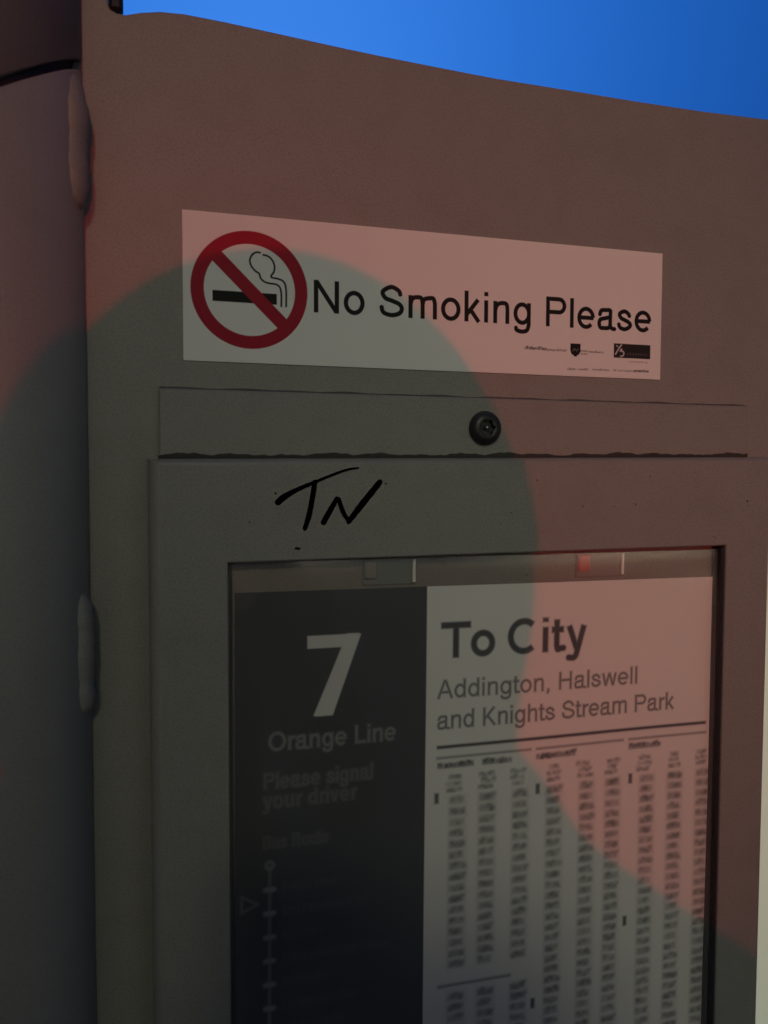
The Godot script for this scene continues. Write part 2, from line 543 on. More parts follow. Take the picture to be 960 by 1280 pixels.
func make_sticker() -> void:
	canvas(1536, 412, Color(0.80, 0.79, 0.74))
	var k := 1536.0 / 0.2788
	var K := Color(0.010, 0.0095, 0.009)
	# dirt specks and fine scuffs on the vinyl
	var rng := RandomNumberGenerator.new()
	rng.seed = 5
	for i in 60:
		var q := Vector2(rng.randf() * 1536, rng.randf() * 412)
		ink([[q, q + Vector2(rng.randf_range(-6, 6), rng.randf_range(-3, 3))]], rng.randf_range(1.0, 2.2), 2.0, Color(0.5, 0.48, 0.43), rng.randf_range(0.1, 0.35), false)
	# cigarette and smoke first, the ring and bar over it
	fill_px(0.0146 * k, 0.0388 * k, 0.0474 * k, 0.0443 * k, 2.2, K)
	var smoke := []
	var q0 := Vector2(0.0336, 0.0377)
	# two parallel lines rising and curling into a puff, in a grid of 1/960 of the ring's width
	var g := func(a: Array) -> Array: return curve(P(a).map(func(p): return (q0 + (p - Vector2(455, 465)) * (0.0598 / 828.0)) * k))
	smoke.append(g.call([678, 570, 678, 480, 668, 432, 640, 412, 590, 408, 555, 398, 530, 375, 520, 345, 490, 325, 462, 290, 455, 250, 475, 212, 505, 195, 530, 198]))
	smoke.append(g.call([713, 570, 714, 470, 708, 415, 690, 385, 655, 372, 605, 362, 625, 325, 630, 285, 615, 245, 585, 218, 545, 210]))
	ink(smoke, 13.0 * 0.0598 / 828.0 * k, 2.2, K)
	var red := Color(0.36, 0.014, 0.032)
	var ring := ell(q0.x * k, q0.y * k, 0.0266 * k, 0.0266 * k, 0, 360, 72)
	ink([ring], 0.0066 * k, 2.2, red)
	ink([[Vector2(q0.x - 0.0190, q0.y - 0.0184) * k, Vector2(q0.x + 0.0190, q0.y + 0.0186) * k]], 0.0068 * k, 2.2, red)
	write("No Smoking Please", 0.0652 * k, 0.0470 * k, 0.2075 * k, 0.0169 * k, 0.142, 2.2, K)
	# sponsor marks, too small to read: word-like dashes, a dark shield, a dark box with a pale flourish
	var word := func(x0: float, x1: float, y: float, hgt: float, a: float) -> void:
		var x: float = x0
		while x < x1:
			var w: float = rng.randf_range(0.0006, 0.0011)
			var up: float = hgt * (1.0 if rng.randf() < 0.3 else 0.7)
			ink([[Vector2(x * k, y * k), Vector2(x * k, (y - up) * k)]], 0.00045 * k, 2.5, K, a)
			if rng.randf() < 0.7:
				ink([[Vector2(x * k, (y - up * rng.randf()) * k), Vector2((x + w) * k, (y - up * rng.randf()) * k)]], 0.0004 * k, 2.5, K, a)
			x += w
	word.call(0.1894, 0.2020, 0.0606, 0.0019, 0.95)
	word.call(0.2026, 0.2152, 0.0609, 0.0015, 0.55)
	word.call(0.2238, 0.2288, 0.0605, 0.0012, 0.6)
	word.call(0.2250, 0.2290, 0.0622, 0.0012, 0.5)
	word.call(0.2294, 0.2400, 0.0608, 0.0013, 0.6)
	word.call(0.2166, 0.2225, 0.0713, 0.0013, 0.55)
	word.call(0.2232, 0.2300, 0.0712, 0.0013, 0.5)
	word.call(0.2330, 0.2440, 0.0710, 0.0013, 0.5)
	word.call(0.2470, 0.2600, 0.0709, 0.0013, 0.45)
	word.call(0.2606, 0.2708, 0.0708, 0.0017, 0.95)
	word.call(0.2570, 0.2700, 0.0653, 0.0010, 0.4)
	for i in 8:
		var u := i / 7.0
		var hw := 0.0033 * (1.0 if u < 0.45 else sqrt(maxf(0.02, 1.0 - pow((u - 0.45) / 0.58, 2.0))))
		var yy := 0.0566 + u * 0.0062
		ink([[Vector2((0.2214 - hw) * k, yy * k), Vector2((0.2214 + hw) * k, yy * k)]], 0.0012 * k, 2.2, K)
	ink([[Vector2(0.2196, 0.0605) * k, Vector2(0.2207, 0.0588) * k, Vector2(0.2222, 0.0602) * k, Vector2(0.2234, 0.0586) * k]], 0.0005 * k, 2.5, Color(0.3, 0.28, 0.25), 0.6)
	fill_px(0.2468 * k, 0.0546 * k, 0.2716 * k, 0.0629 * k, 2.2, Color(0.025, 0.023, 0.021))
	ink([curve(P([0.2478, 0.0612, 0.2494, 0.0586, 0.2516, 0.0556, 0.2519, 0.0554]).map(func(p): return p * k)), curve(P([0.2522, 0.0576, 0.2512, 0.0590, 0.2524, 0.0588, 0.2534, 0.0596, 0.2535, 0.0608, 0.2526, 0.0618, 0.2512, 0.0619]).map(func(p): return p * k))], 0.0009 * k, 2.5, Color(0.62, 0.6, 0.55), 0.9)
	ink([[Vector2(0.2484, 0.0557) * k, Vector2(0.2496, 0.0566) * k]], 0.0007 * k, 2.5, Color(0.62, 0.6, 0.55), 0.8)
	word.call(0.2560, 0.2640, 0.0584, 0.0011, 0.25)
	var x := 0.2562
	while x < 0.2695:
		ink([[Vector2(x, 0.0612) * k, Vector2(x + 0.0001, 0.0596) * k]], 0.0005 * k, 2.5, Color(0.14, 0.13, 0.12), 0.7)
		ink([[Vector2(x, 0.0604) * k, Vector2(x + 0.0010, 0.0604) * k]], 0.0004 * k, 2.5, Color(0.14, 0.13, 0.12), 0.6)
		x += 0.0018
	var m := StandardMaterial3D.new()
	m.albedo_texture = canvas_texture()
	m.roughness = 0.6
	m.metallic_specular = 0.3
	var st := newst()
	var w := 0.2788
	var hh := 0.0749
	var uv := func(p: Vector3) -> Vector2: return Vector2(p.x / w, -p.y / hh)
	var f := [Vector3(0, -hh, 0.0004), Vector3(w, -hh, 0.0004), Vector3(w, 0, 0.0004), Vector3(0, 0, 0.0004)]
	var bk := f.map(func(p): return Vector3(p.x, p.y, 0.0))
	for a in [[f[0], f[1], f[2], f[3]], [bk[0], bk[1], f[1], f[0]], [bk[1], bk[2], f[2], f[1]], [bk[2], bk[3], f[3], f[2]], [bk[3], bk[0], f[0], f[3]]]:
		for i in [0, 2, 1, 0, 3, 2]:
			st.set_uv(uv.call(a[i]))
			st.add_vertex(a[i])
	var o := obj("no_smoking_sticker", st, m)
	o.position = Vector3(0.0169, 1.6811, 0.0003)
	tag(o, "white rectangular No Smoking Please sticker with a red barred circle", "sticker")

func rect_loop(l: float, r: float, b: float, tl: float, tr: float, z: float) -> Array:
	return [Vector3(l, b, z), Vector3(r, b, z), Vector3(r, tr, z), Vector3(l, tl, z)]

func make_case() -> void:
	var t := thing("timetable_case", "grey wall-mounted timetable case with a framed window below the sticker", "display case")
	var st := newst()
	bevel_box(st, Vector3(0.0045, 1.5485, 0.0002), Vector3(0.3576, 1.5916, 0.0042), 0.0009)
	obj("mounting_strip", st, M.paint_case, t)
	# dark sliver painted for the gap's shade and dirt along the strip's top edge
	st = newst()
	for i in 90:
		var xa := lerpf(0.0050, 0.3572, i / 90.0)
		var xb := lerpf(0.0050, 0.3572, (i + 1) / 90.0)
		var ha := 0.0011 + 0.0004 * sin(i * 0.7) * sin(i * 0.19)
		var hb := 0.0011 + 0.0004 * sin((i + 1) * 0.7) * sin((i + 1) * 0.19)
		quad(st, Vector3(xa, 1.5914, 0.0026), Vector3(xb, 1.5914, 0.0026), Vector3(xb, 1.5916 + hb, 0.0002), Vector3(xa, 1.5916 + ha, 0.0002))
	obj("gap_shade_line", st, M.gap_shade, t)
	st = newst()
	bevel_box(st, Vector3(0.006, 1.035, 0.0002), Vector3(0.3605, 1.5475, 0.0046), 0.0008)
	obj("back_plate", st, M.paint_case, t)
	st = newst()
	bevel_box(st, Vector3(0.030, 1.06, 0.0047), Vector3(0.340, 1.516, 0.0058), 0.0003)
	obj("backing_board", st, M.beige, t)
	# door: a frame with a rounded outer edge, window opening inside
	st = newst()
	var zf := 0.0160
	var zb := 0.0062
	var Lo := [-0.0012, 0.3668, 1.03, 1.5562, 1.5600]
	var Li := [0.0372, 0.3336, 1.075, 1.5043, 1.5064]
	var loops := [rect_loop(Lo[0] + 0.004, Lo[1] - 0.004, Lo[2] + 0.004, Lo[3] - 0.004, Lo[4] - 0.004, zb), rect_loop(Lo[0], Lo[1], Lo[2], Lo[3], Lo[4], zb)]
	for k in 8:
		var a := deg_to_rad(90.0 * k / 7.0)
		var i := 1.0 - cos(a)
		var zz := zf - 0.0062 * (1.0 - sin(a))
		loops.append(rect_loop(Lo[0] + 0.0078 * i, Lo[1] - 0.0035 * i, Lo[2] + 0.004 * i, Lo[3] - 0.0030 * i, Lo[4] - 0.0030 * i, zz))
	loops.append(rect_loop(Li[0] - 0.0009, Li[1] + 0.0009, Li[2] - 0.0009, Li[3] + 0.0009, Li[4] + 0.0009, zf))
	loops.append(rect_loop(Li[0] - 0.0003, Li[1] + 0.0003, Li[2] - 0.0003, Li[3] + 0.0003, Li[4] + 0.0003, zf - 0.0004))
	loops.append(rect_loop(Li[0], Li[1], Li[2], Li[3], Li[4], zf - 0.0012))
	loops.append(rect_loop(Li[0], Li[1], Li[2], Li[3], Li[4], zb))
	skin(st, loops)
	var door := obj("door_frame", st, M.paint_door, t)
	# black gaskets inside the opening
	for g in [[Vector3(0.3309, 1.0755, 0.0062), Vector3(0.33355, 1.5050, 0.0150)], [Vector3(0.03725, 1.0755, 0.0062), Vector3(0.0388, 1.5035, 0.0122)]]:
		st = newst()
		bevel_box(st, g[0], g[1], 0.0005)
		obj("gasket", st, M.rubber if g[0].x > 0.3 else M.seal_grey, t)
	st = newst()
	bevel_box(st, Vector3(0.0390, 1.0760, 0.0114), Vector3(0.3307, 1.5040, 0.0122), 0.0002)
	obj("window_pane", st, M.pane, t)
	# button-head security bolt
	st = newst()
	var bc := Vector3(0.1800, 1.5748, 0.0042)
	lathe_z(st, bc, [Vector2(0.0094, 0.0), Vector2(0.0096, 0.0012), Vector2(0.0093, 0.0022), Vector2(0.0084, 0.0038), Vector2(0.0070, 0.0049), Vector2(0.0056, 0.0054), Vector2(0.0051, 0.0054)], 48)
	var rim := []
	var soc := []
	var bot := []
	for k in 48:
		var a := TAU * k / 48
		rim.append(bc + Vector3(cos(a) * 0.0051, sin(a) * 0.0051, 0.0054))
		var r := 0.0040 * (1.0 + 0.13 * cos(6.0 * a))
		soc.append(bc + Vector3(cos(a) * r, sin(a) * r, 0.0051))
		bot.append(bc + Vector3(cos(a) * r * 0.96, sin(a) * r * 0.96, 0.0024))
	skin(st, [rim, soc, bot])
	for k in 48:
		tri(st, bc + Vector3(0, 0, 0.0024), bot[k], bot[(k + 1) % 48])
	var bolt := obj("bolt", st, M.bolt, t)
	bolt.set_meta("label", "dark dome-headed security bolt")
	st = newst()
	lathe_z(st, bc, [Vector2(0.0015, 0.0024), Vector2(0.0015, 0.0048), Vector2(0.0010, 0.0053), Vector2(0.00001, 0.0054)], 16)
	obj("socket_pin", st, M.pin, bolt)
	# scribble in black marker on the door: T and N
	st = newst()
	var strokes := [
		[P([0.0622, 1.5347, 0.0652, 1.5372, 0.0720, 1.5410, 0.0838, 1.5459, 0.0930, 1.5495, 0.0990, 1.5514, 0.1042, 1.5522]), [0.0021, 0.0021, 0.0015, 0.0010, 0.0009, 0.0008, 0.0006], 0],
		[P([0.0812, 1.5448, 0.0797, 1.5357, 0.0780, 1.5275, 0.0759, 1.5210]), [0.0017, 0.0018, 0.0018, 0.0015], 0],
		[P([0.0857, 1.5241, 0.0893, 1.5305, 0.0931, 1.5366, 0.0936, 1.5360, 0.0962, 1.5290, 0.0990, 1.5247]), [0.0019, 0.0019, 0.0015, 0.0015, 0.0016, 0.0013], 0],
		[P([0.0990, 1.5243, 0.1060, 1.5330, 0.1158, 1.5448]), [0.0017, 0.0022, 0.0020], 1]]
	for s in strokes:
		var pts := curve(s[0], 8)
		var n := pts.size()
		for pass_ in (2 if s[2] == 1 else 1):
			var za := zf + 0.00008 + 0.00008 * pass_
			var le := []
			var ri := []
			for i in n:
				var d: Vector2 = (pts[mini(i + 1, n - 1)] - pts[maxi(i - 1, 0)]).normalized()
				var u: float = float(i) / (n - 1) * (s[1].size() - 1)
				var wv: float = lerpf(s[1][int(u)], s[1][mini(int(u) + 1, s[1].size() - 1)], u - int(u)) * (1.45 if pass_ == 0 else 0.95)
				wv *= 1.0 + 0.07 * sin(i * 2.3)
				var nn := Vector2(-d.y, d.x) * wv * 0.5 * 1.12
				le.append(pts[i] + nn)
				ri.append(pts[i] - nn)
			var col := Color(0.012, 0.012, 0.011) if pass_ == 0 else Color(0.085, 0.083, 0.076)
			for i in n - 1:
				for v in [le[i], ri[i], ri[i + 1], le[i], ri[i + 1], le[i + 1]]:
					st.set_color(col)
					st.set_normal(Vector3(0, 0, 1))
					st.add_vertex(Vector3(v.x, v.y, za))
			for e in [0, n - 1]:
				var rr: float = (le[e] - ri[e]).length() * 0.5
				for kk in 12:
					for a in [-1.0, TAU * kk / 12, TAU * (kk + 1) / 12]:
						var p: Vector2 = pts[e] + (Vector2.ZERO if a < 0 else Vector2(cos(a), sin(a)) * rr)
						st.set_color(col)
						st.set_normal(Vector3(0, 0, 1))
						st.add_vertex(Vector3(p.x, p.y, za))
	var ms := obj("marker_scribble", st, M.marker, door, false)
	ms.set_meta("label", "black marker letters TN")
	# specks of grime on the door
	st = newst()
	var rng := RandomNumberGenerator.new()
	rng.seed = 21
	var specks := [[0.0721, 1.5109, 0.0010], [0.1190, 1.5440, 0.0005], [0.0610, 1.5392, 0.0005], [0.2010, 1.4930, 0.0004], [0.2700, 1.5320, 0.0004], [0.3480, 1.5330, 0.0005]]
	for i in 26:
		specks.append([rng.randf_range(0.01, 0.36), rng.randf_range(1.51, 1.552), rng.randf_range(0.00015, 0.00035)])
	for s in specks:
		for kk in 8:
			for a in [-1.0, TAU * kk / 8, TAU * (kk + 1) / 8]:
				var e := 1.0 + 0.3 * sin(a * 2.0 + s[0] * 900.0)
				st.set_color(Color(0.02, 0.019, 0.017))
				st.set_normal(Vector3(0, 0, 1))
				st.add_vertex(Vector3(s[0], s[1], zf + 0.00007) + (Vector3.ZERO if a < 0 else Vector3(cos(a) * 1.4, sin(a) * 0.9, 0) * s[2] * e))
	var sp := obj("grime_specks", st, M.marker, door, false)
	sp.set_meta("kind", "stuff")
	# grime and painted shade in the joint between strip and door
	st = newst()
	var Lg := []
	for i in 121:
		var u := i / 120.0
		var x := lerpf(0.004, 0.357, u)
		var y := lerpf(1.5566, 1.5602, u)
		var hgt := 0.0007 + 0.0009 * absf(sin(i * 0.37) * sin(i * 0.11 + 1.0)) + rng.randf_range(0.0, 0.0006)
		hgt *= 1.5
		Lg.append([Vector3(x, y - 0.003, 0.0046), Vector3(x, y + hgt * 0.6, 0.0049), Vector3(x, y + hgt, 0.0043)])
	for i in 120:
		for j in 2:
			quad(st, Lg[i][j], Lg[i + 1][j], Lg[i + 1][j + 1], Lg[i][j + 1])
	obj("grime_shade_bead", st, M.grime_shade, t)

func make_poster() -> void:
	var W := 0.2905
	var Hh := 0.405
	var k := 1024.0 / W
	canvas(1024, int(1024 * Hh / W), Color(0.80, 0.775, 0.71))
	var K := Color(0.030, 0.028, 0.025)
	var D := Color(0.015, 0.015, 0.014)
	fill_px(-20, -20, 0.1045 * k, chh + 20, 3.0, D)
	# figure 7
	var pale := Color(0.62, 0.60, 0.55)
	ink([P([0.0378 * k, 0.0274 * k, 0.0640 * k, 0.0274 * k])], 0.0068 * k, 4.0, pale)
	for i in 9:
		var o := (i - 4) / 4.0 * 0.0030
		ink([P([(0.0632 + o) * k, 0.0240 * k, (0.0464 + o * 1.45) * k, 0.0670 * k])], 0.0018 * k, 4.0, pale)
	write("Orange Line", 0.0170 * k, 0.0838 * k, 0.0705 * k, 0.0100 * k, 0.15, 8.0, Color(0.225, 0.215, 0.195))
	write("Please signal", 0.0142 * k, 0.1040 * k, 0.0605 * k, 0.0088 * k, 0.19, 10.0, Color(0.125, 0.12, 0.11))
	write("your driver", 0.0142 * k, 0.1145 * k, 0.0510 * k, 0.0088 * k, 0.19, 10.0, Color(0.11, 0.105, 0.095))
	write("Bus Route", 0.0142 * k, 0.1362 * k, 0.0358 * k, 0.0072 * k, 0.2, 10.0, Color(0.085, 0.08, 0.075))
	var gl := Color(0.16, 0.155, 0.14)
	ink([P([0.0182 * k, 0.1451 * k, 0.0182 * k, 0.40 * k])], 0.0016 * k, 7.0, gl, 0.75)
	ink([ell(0.0182 * k, 0.1451 * k, 0.0020 * k, 0.0020 * k, 0, 360, 16)], 0.0014 * k, 7.0, gl)
	for i in 19:
		var y := (0.1581 + i * 0.0130) * k
		ink([[Vector2(0.0162 * k, y), Vector2(0.0202 * k, y)]], 0.0028 * k, 8.0, Color(0.21, 0.205, 0.185), 1.0, false)
	ink([P([0.0035 * k, 0.1602 * k, 0.0035 * k, 0.1690 * k, 0.0118 * k, 0.1652 * k, 0.0035 * k, 0.1602 * k])], 0.0011 * k, 7.0, Color(0.13, 0.125, 0.115))
	# names of the stops: dark grey, unreadable smears of print
	var rng := RandomNumberGenerator.new()
	rng.seed = 77
	for i in 19:
		var x := 0.026
		var end := rng.randf_range(0.045, 0.085)
		while x < end:
			ink([P([x * k, (0.1598 + i * 0.013) * k, x * k, (0.1598 + i * 0.013 - rng.randf_range(0.003, 0.0048)) * k])], 0.0012 * k, 10.0, Color(0.05, 0.05, 0.048), 0.7)
			x += rng.randf_range(0.0016, 0.0032)
	write("To|City", 0.1122 * k, 0.0405 * k, 0.0925 * k, 0.0203 * k, 0.185, 6.0, K)
	var T := Color(0.085, 0.08, 0.072)
	write("Addington, Halswell", 0.1108 * k, 0.0630 * k, 0.1290 * k, 0.0104 * k, 0.13, 6.5, T)
	write("and Knights Stream Park", 0.1108 * k, 0.0803 * k, 0.1545 * k, 0.0104 * k, 0.13, 6.5, T)
	ink([P([0.1112 * k, 0.0905 * k, 0.2880 * k, 0.0905 * k])], 0.0019 * k, 6.0, K)
	for s in [[0.1110, 0.1692], [0.1722, 0.2304], [0.2338, 0.2885]]:
		ink([P([s[0] * k, 0.0966 * k, s[1] * k, 0.0966 * k])], 0.0013 * k, 7.0, T, 0.75)
	var smear := func(x0: float, x1: float, y: float, hgt: float, w: float, soft: float, a: float) -> void:
		var x: float = x0
		while x < x1:
			ink([P([x * k, y * k, x * k, (y - hgt * rng.randf_range(0.65, 1.0)) * k])], w * k, soft, K, a)
			if rng.randf() < 0.6:
				var yy: float = y - hgt * rng.randf()
				ink([P([x * k, yy * k, (x + 0.0016) * k, yy * k])], w * k, soft, K, a)
			x += rng.randf_range(0.0013, 0.0021)
	for s in [[0.1125, 0.1337], [0.1395, 0.1564], [0.1732, 0.1981], [0.2349, 0.2549]]:
		smear.call(s[0], s[1], 0.1024, 0.0030, 0.0014, 9.0, 0.85)
	var cols := [0.1232, 0.1427, 0.1618, 0.1850, 0.2050, 0.2240, 0.2462, 0.2672, 0.2858]
	for ci in 9:
		var cx: float = cols[ci] - 0.0008
		for r in 3:
			smear.call(cx - rng.randf_range(0.0025, 0.0052), cx + rng.randf_range(0.0028, 0.005), 0.1092 + r * 0.0035, 0.0022, 0.0010, 10.0, 0.5)
	for row in 46:
		var y := 0.1228 + row * 0.00632
		for ci in 9:
			if absf(y - 0.2283) < 0.007 and ci < 3:
				continue
			var cx: float = cols[ci] + (0.001 if ci % 2 == 0 else -0.0006)
			fill_px((cx - 0.0050) * k, (y - 0.0042) * k, (cx + 0.0050) * k, (y + 0.0010) * k, 22.0, K, 0.16)
			smear.call(cx - 0.0042, cx + 0.0040, y, 0.0031, 0.0012, 14.0, rng.randf_range(0.40, 0.58))
	ink([P([0.1133 * k, 0.2283 * k, 0.158 * k, 0.2283 * k])], 0.0016 * k, 9.0, K, 0.7)
	for q in [[0.1112, 0.1194], [0.1734, 0.1202], [0.2353, 0.1206], [0.2332, 0.2080], [0.1721, 0.2478]]:
		fill_px((q[0] - 0.0011) * k, (q[1] - 0.0030) * k, (q[0] + 0.0015) * k, (q[1] + 0.0030) * k, 7.0, K, 0.9)
	var m := StandardMaterial3D.new()
	m.albedo_texture = canvas_texture()
	m.roughness = 0.7
	m.normal_enabled = true
	m.normal_texture = noise_tex(0.006, 3, [], 256, true, 5.0)
	m.normal_scale = 0.15
	# paper with a gentle wave in it
	var st := newst()
	st.set_smooth_group(0)
	var NX := 24
	var NY := 30
	var wave := func(u: float, v: float) -> float: return 0.0005 * sin(u * 5.0 + v * 3.0) * sin(v * 7.0 + 0.6) + 0.0003 * sin(u * 13.0)
	for j in NY:
		for i in NX:
			for c in [[0, 0], [1, 1], [0, 1], [0, 0], [1, 0], [1, 1]]:
				var u: float = float(i + c[0]) / NX
				var v: float = float(j + c[1]) / NY
				st.set_uv(Vector2(u, v))
				st.add_vertex(Vector3(u * W, -v * Hh, wave.call(u, v)))
	st.index()
	var o := obj("timetable_poster", st, m)
	o.position = Vector3(0.0409, 1.4880, 0.0078)
	o.rotation.z = -0.005
	tag(o, "printed bus timetable poster with a black column headed 7 behind the window", "poster")

func make_clips() -> void:
	for c in [[0.1092, 0.1388, M.clip_clear, "small clear plastic clip above the black column of the poster", M.clip_glint], [0.2372, 0.2684, M.clip_redlit, "small clear plastic clip with caught red light painted in above the pale half of the poster", M.clip_glint]]:
		var t := thing("poster_clip", c[3], "clip", Vector3(c[0], 1.4880, 0.0063), "clips along the top of the poster")
		var w: float = c[1] - c[0]
		var st := newst()
		bevel_box(st, Vector3(0.0, 0.0012, 0.0), Vector3(w, 0.0152, 0.0008), 0.0003)
		obj("plate", st, c[2], t)
		st = newst()
		bevel_box(st, Vector3(0.0003, 0.0046, 0.0009), Vector3(0.0085 if c[2] == M.clip_redlit else 0.0075, 0.0149, 0.0030), 0.0011)
		obj("grip", st, M.clip_redlit_grip if c[2] == M.clip_redlit else M.clip_grip, t)
		st = newst()
		tube(st, Vector3(w - 0.0012, 0.0024, 0.0019), Vector3(w - 0.0012, 0.0149, 0.0019), 0.0010, 0.0010, 16)
		obj("ridge", st, c[4], t)

func make_lit_panel() -> void:
	var t := thing("light_panel", "pale lit panel seen as a thin sliver beyond the case at lower right", "light panel", Vector3(0.368, 0.0, -0.045))
	var st := newst()
	bevel_box(st, Vector3(0, 0, -0.03), Vector3(0.42, 1.56, 0.0), 0.002)
	obj("housing", st, M.paint, t)
	st = newst()
	bevel_box(st, Vector3(0.004, 0.80, 0.0002), Vector3(0.416, 1.536, 0.004), 0.001)
	obj("light_diffuser", st, M.diffuser, t)

func make_phone(basis: Basis) -> void:
	var t := thing("phone", "dark phone held upright by the photographer behind the viewpoint", "phone")
	t.transform = Transform3D(basis, CAM + basis * Vector3(0, -0.046, 0.012))
	var st := newst()
	bevel_box(st, Vector3(-0.037, -0.078, 0.0), Vector3(0.037, 0.078, 0.008), 0.003)
	obj("body", st, M.rubber, t)
	st = newst()
	bevel_box(st, Vector3(-0.034, -0.073, 0.0081), Vector3(0.034, 0.073, 0.0086), 0.0002)
	obj("glass_front", st, M.bolt, t)

func body_d(p: Vector3) -> float:
	var d := cap_d(p, Vector3(0.011, 0.97, 0.87), Vector3(0.011, 1.26, 0.88), 0.150, 0.158)
	d = smin(d, cap_d(p, Vector3(0.011, 1.45, 0.84), Vector3(0.203, 1.331, 0.86), 0.090, 0.074), 0.06)
	d = smin(d, (p - Vector3(0.084, 1.452, 0.83)).length() - 0.058, 0.03)
	d = smin(d, cap_d(p, Vector3(0.011, 1.45, 0.84), Vector3(-0.185, 1.285, 0.86), 0.090, 0.074), 0.06)
	for s in [-1.0, 1.0]:
		var cx := 0.011
		d = smin(d, cap_d(p, Vector3(cx + s * 0.205, 1.31 if s > 0 else 1.275, 0.86), Vector3(cx + s * 0.265, 1.08, 0.74), 0.068, 0.056), 0.03)
		d = minf(d, cap_d(p, Vector3(cx + s * 0.265, 1.08, 0.74), Vector3(cx * 0.0 + s * 0.098, 1.405, 0.505), 0.056, 0.034))
		d = smin(d, cap_d(p, Vector3(cx + s * 0.085, 0.95, 0.87), Vector3(cx + s * 0.10, 0.50, 0.86), 0.098, 0.066), 0.05)
		d = smin(d, cap_d(p, Vector3(cx + s * 0.10, 0.50, 0.86), Vector3(cx + s * 0.105, 0.10, 0.90), 0.064, 0.045), 0.02)
		d = smin(d, cap_d(p, Vector3(cx + s * 0.105, 0.052, 0.91), Vector3(cx + s * 0.125, 0.040, 0.73), 0.050, 0.040), 0.03)
	return d

func head_d(p: Vector3) -> float:
	var c := Vector3(0.011, 1.60, 0.80)
	var d := ell_d(p, c + Vector3(0, 0.015, 0.01), Vector3(0.074, 0.105, 0.092))
	d = smin(d, ell_d(p, c + Vector3(0, -0.055, -0.018), Vector3(0.052, 0.062, 0.062)), 0.03)
	d = smin(d, cap_d(p, c + Vector3(0, 0.012, -0.078), c + Vector3(0, -0.026, -0.096), 0.008, 0.013), 0.014)
	d = smin(d, cap_d(p, c + Vector3(-0.018, -0.062, -0.074), c + Vector3(0.018, -0.062, -0.074), 0.008, 0.008), 0.01)
	d = smin(d, cap_d(p, c + Vector3(0, -0.08, 0.02), c + Vector3(0, -0.17, 0.04), 0.052, 0.058), 0.03)
	for s in [-1.0, 1.0]:
		d = smin(d, ell_d(p, c + Vector3(s * 0.075, -0.005, 0.012), Vector3(0.008, 0.030, 0.018)), 0.008)
		d = maxf(d, -ell_d(p, c + Vector3(s * 0.031, 0.008, -0.092), Vector3(0.017, 0.010, 0.012)))
		d = minf(d, ell_d(p, c + Vector3(s * 0.031, 0.008, -0.069), Vector3(0.011, 0.011, 0.011)))
	return d

func hood_d(p: Vector3) -> float:
	var c := Vector3(0.009, 1.584, 0.80)
	var d := ell_d(p, c, Vector3(0.1235, 0.153, 0.135))
	d = smin(d, ell_d(p, c + Vector3(0.006, -0.10, 0.03), Vector3(0.104, 0.080, 0.115)), 0.03)
	d = maxf(d, -ell_d(p, c + Vector3(0, 0.0, -0.07), Vector3(0.096, 0.128, 0.135)))
	return d

func hand_bones(s: float) -> Array:
	# one hand closed on the phone's edge: palm, four fingers curling round the lens side, thumb on the screen
	var w := Vector3(s * 0.098, 1.405, 0.505)
	var k := Vector3(s * 0.058, 1.462, 0.452)
	var b := [[w, k, 0.026, 0.021], [w + Vector3(-s * 0.004, 0.012, -0.006), k + Vector3(0, 0.026, 0.0), 0.022, 0.015], [w, k + Vector3(0, -0.024, 0.004), 0.024, 0.016]]
	for i in 4:
		var y: float = 1.4965 - i * 0.0195
		var L: float = [0.9, 1.05, 1.0, 0.8][i]
		var a := Vector3(s * 0.056, y, 0.450)
		var m := Vector3(s * 0.0475, y + 0.003, 0.432)
		var q := Vector3(s * (0.046 - 0.014 * L), y + 0.004, 0.4195)
		var e := Vector3(s * (0.046 - 0.034 * L), y + 0.003, 0.4185)
		b.append([a, m, 0.0092, 0.0086])
		b.append([m, q, 0.0086, 0.0080])
		b.append([q, e, 0.0080, 0.0070])
	var tb := Vector3(s * 0.074, 1.438, 0.478)
	b.append([tb, Vector3(s * 0.052, 1.462, 0.474), 0.0125, 0.0105])
	b.append([Vector3(s * 0.052, 1.462, 0.474), Vector3(s * 0.027, 1.482, 0.4615), 0.0105, 0.0085])
	return b

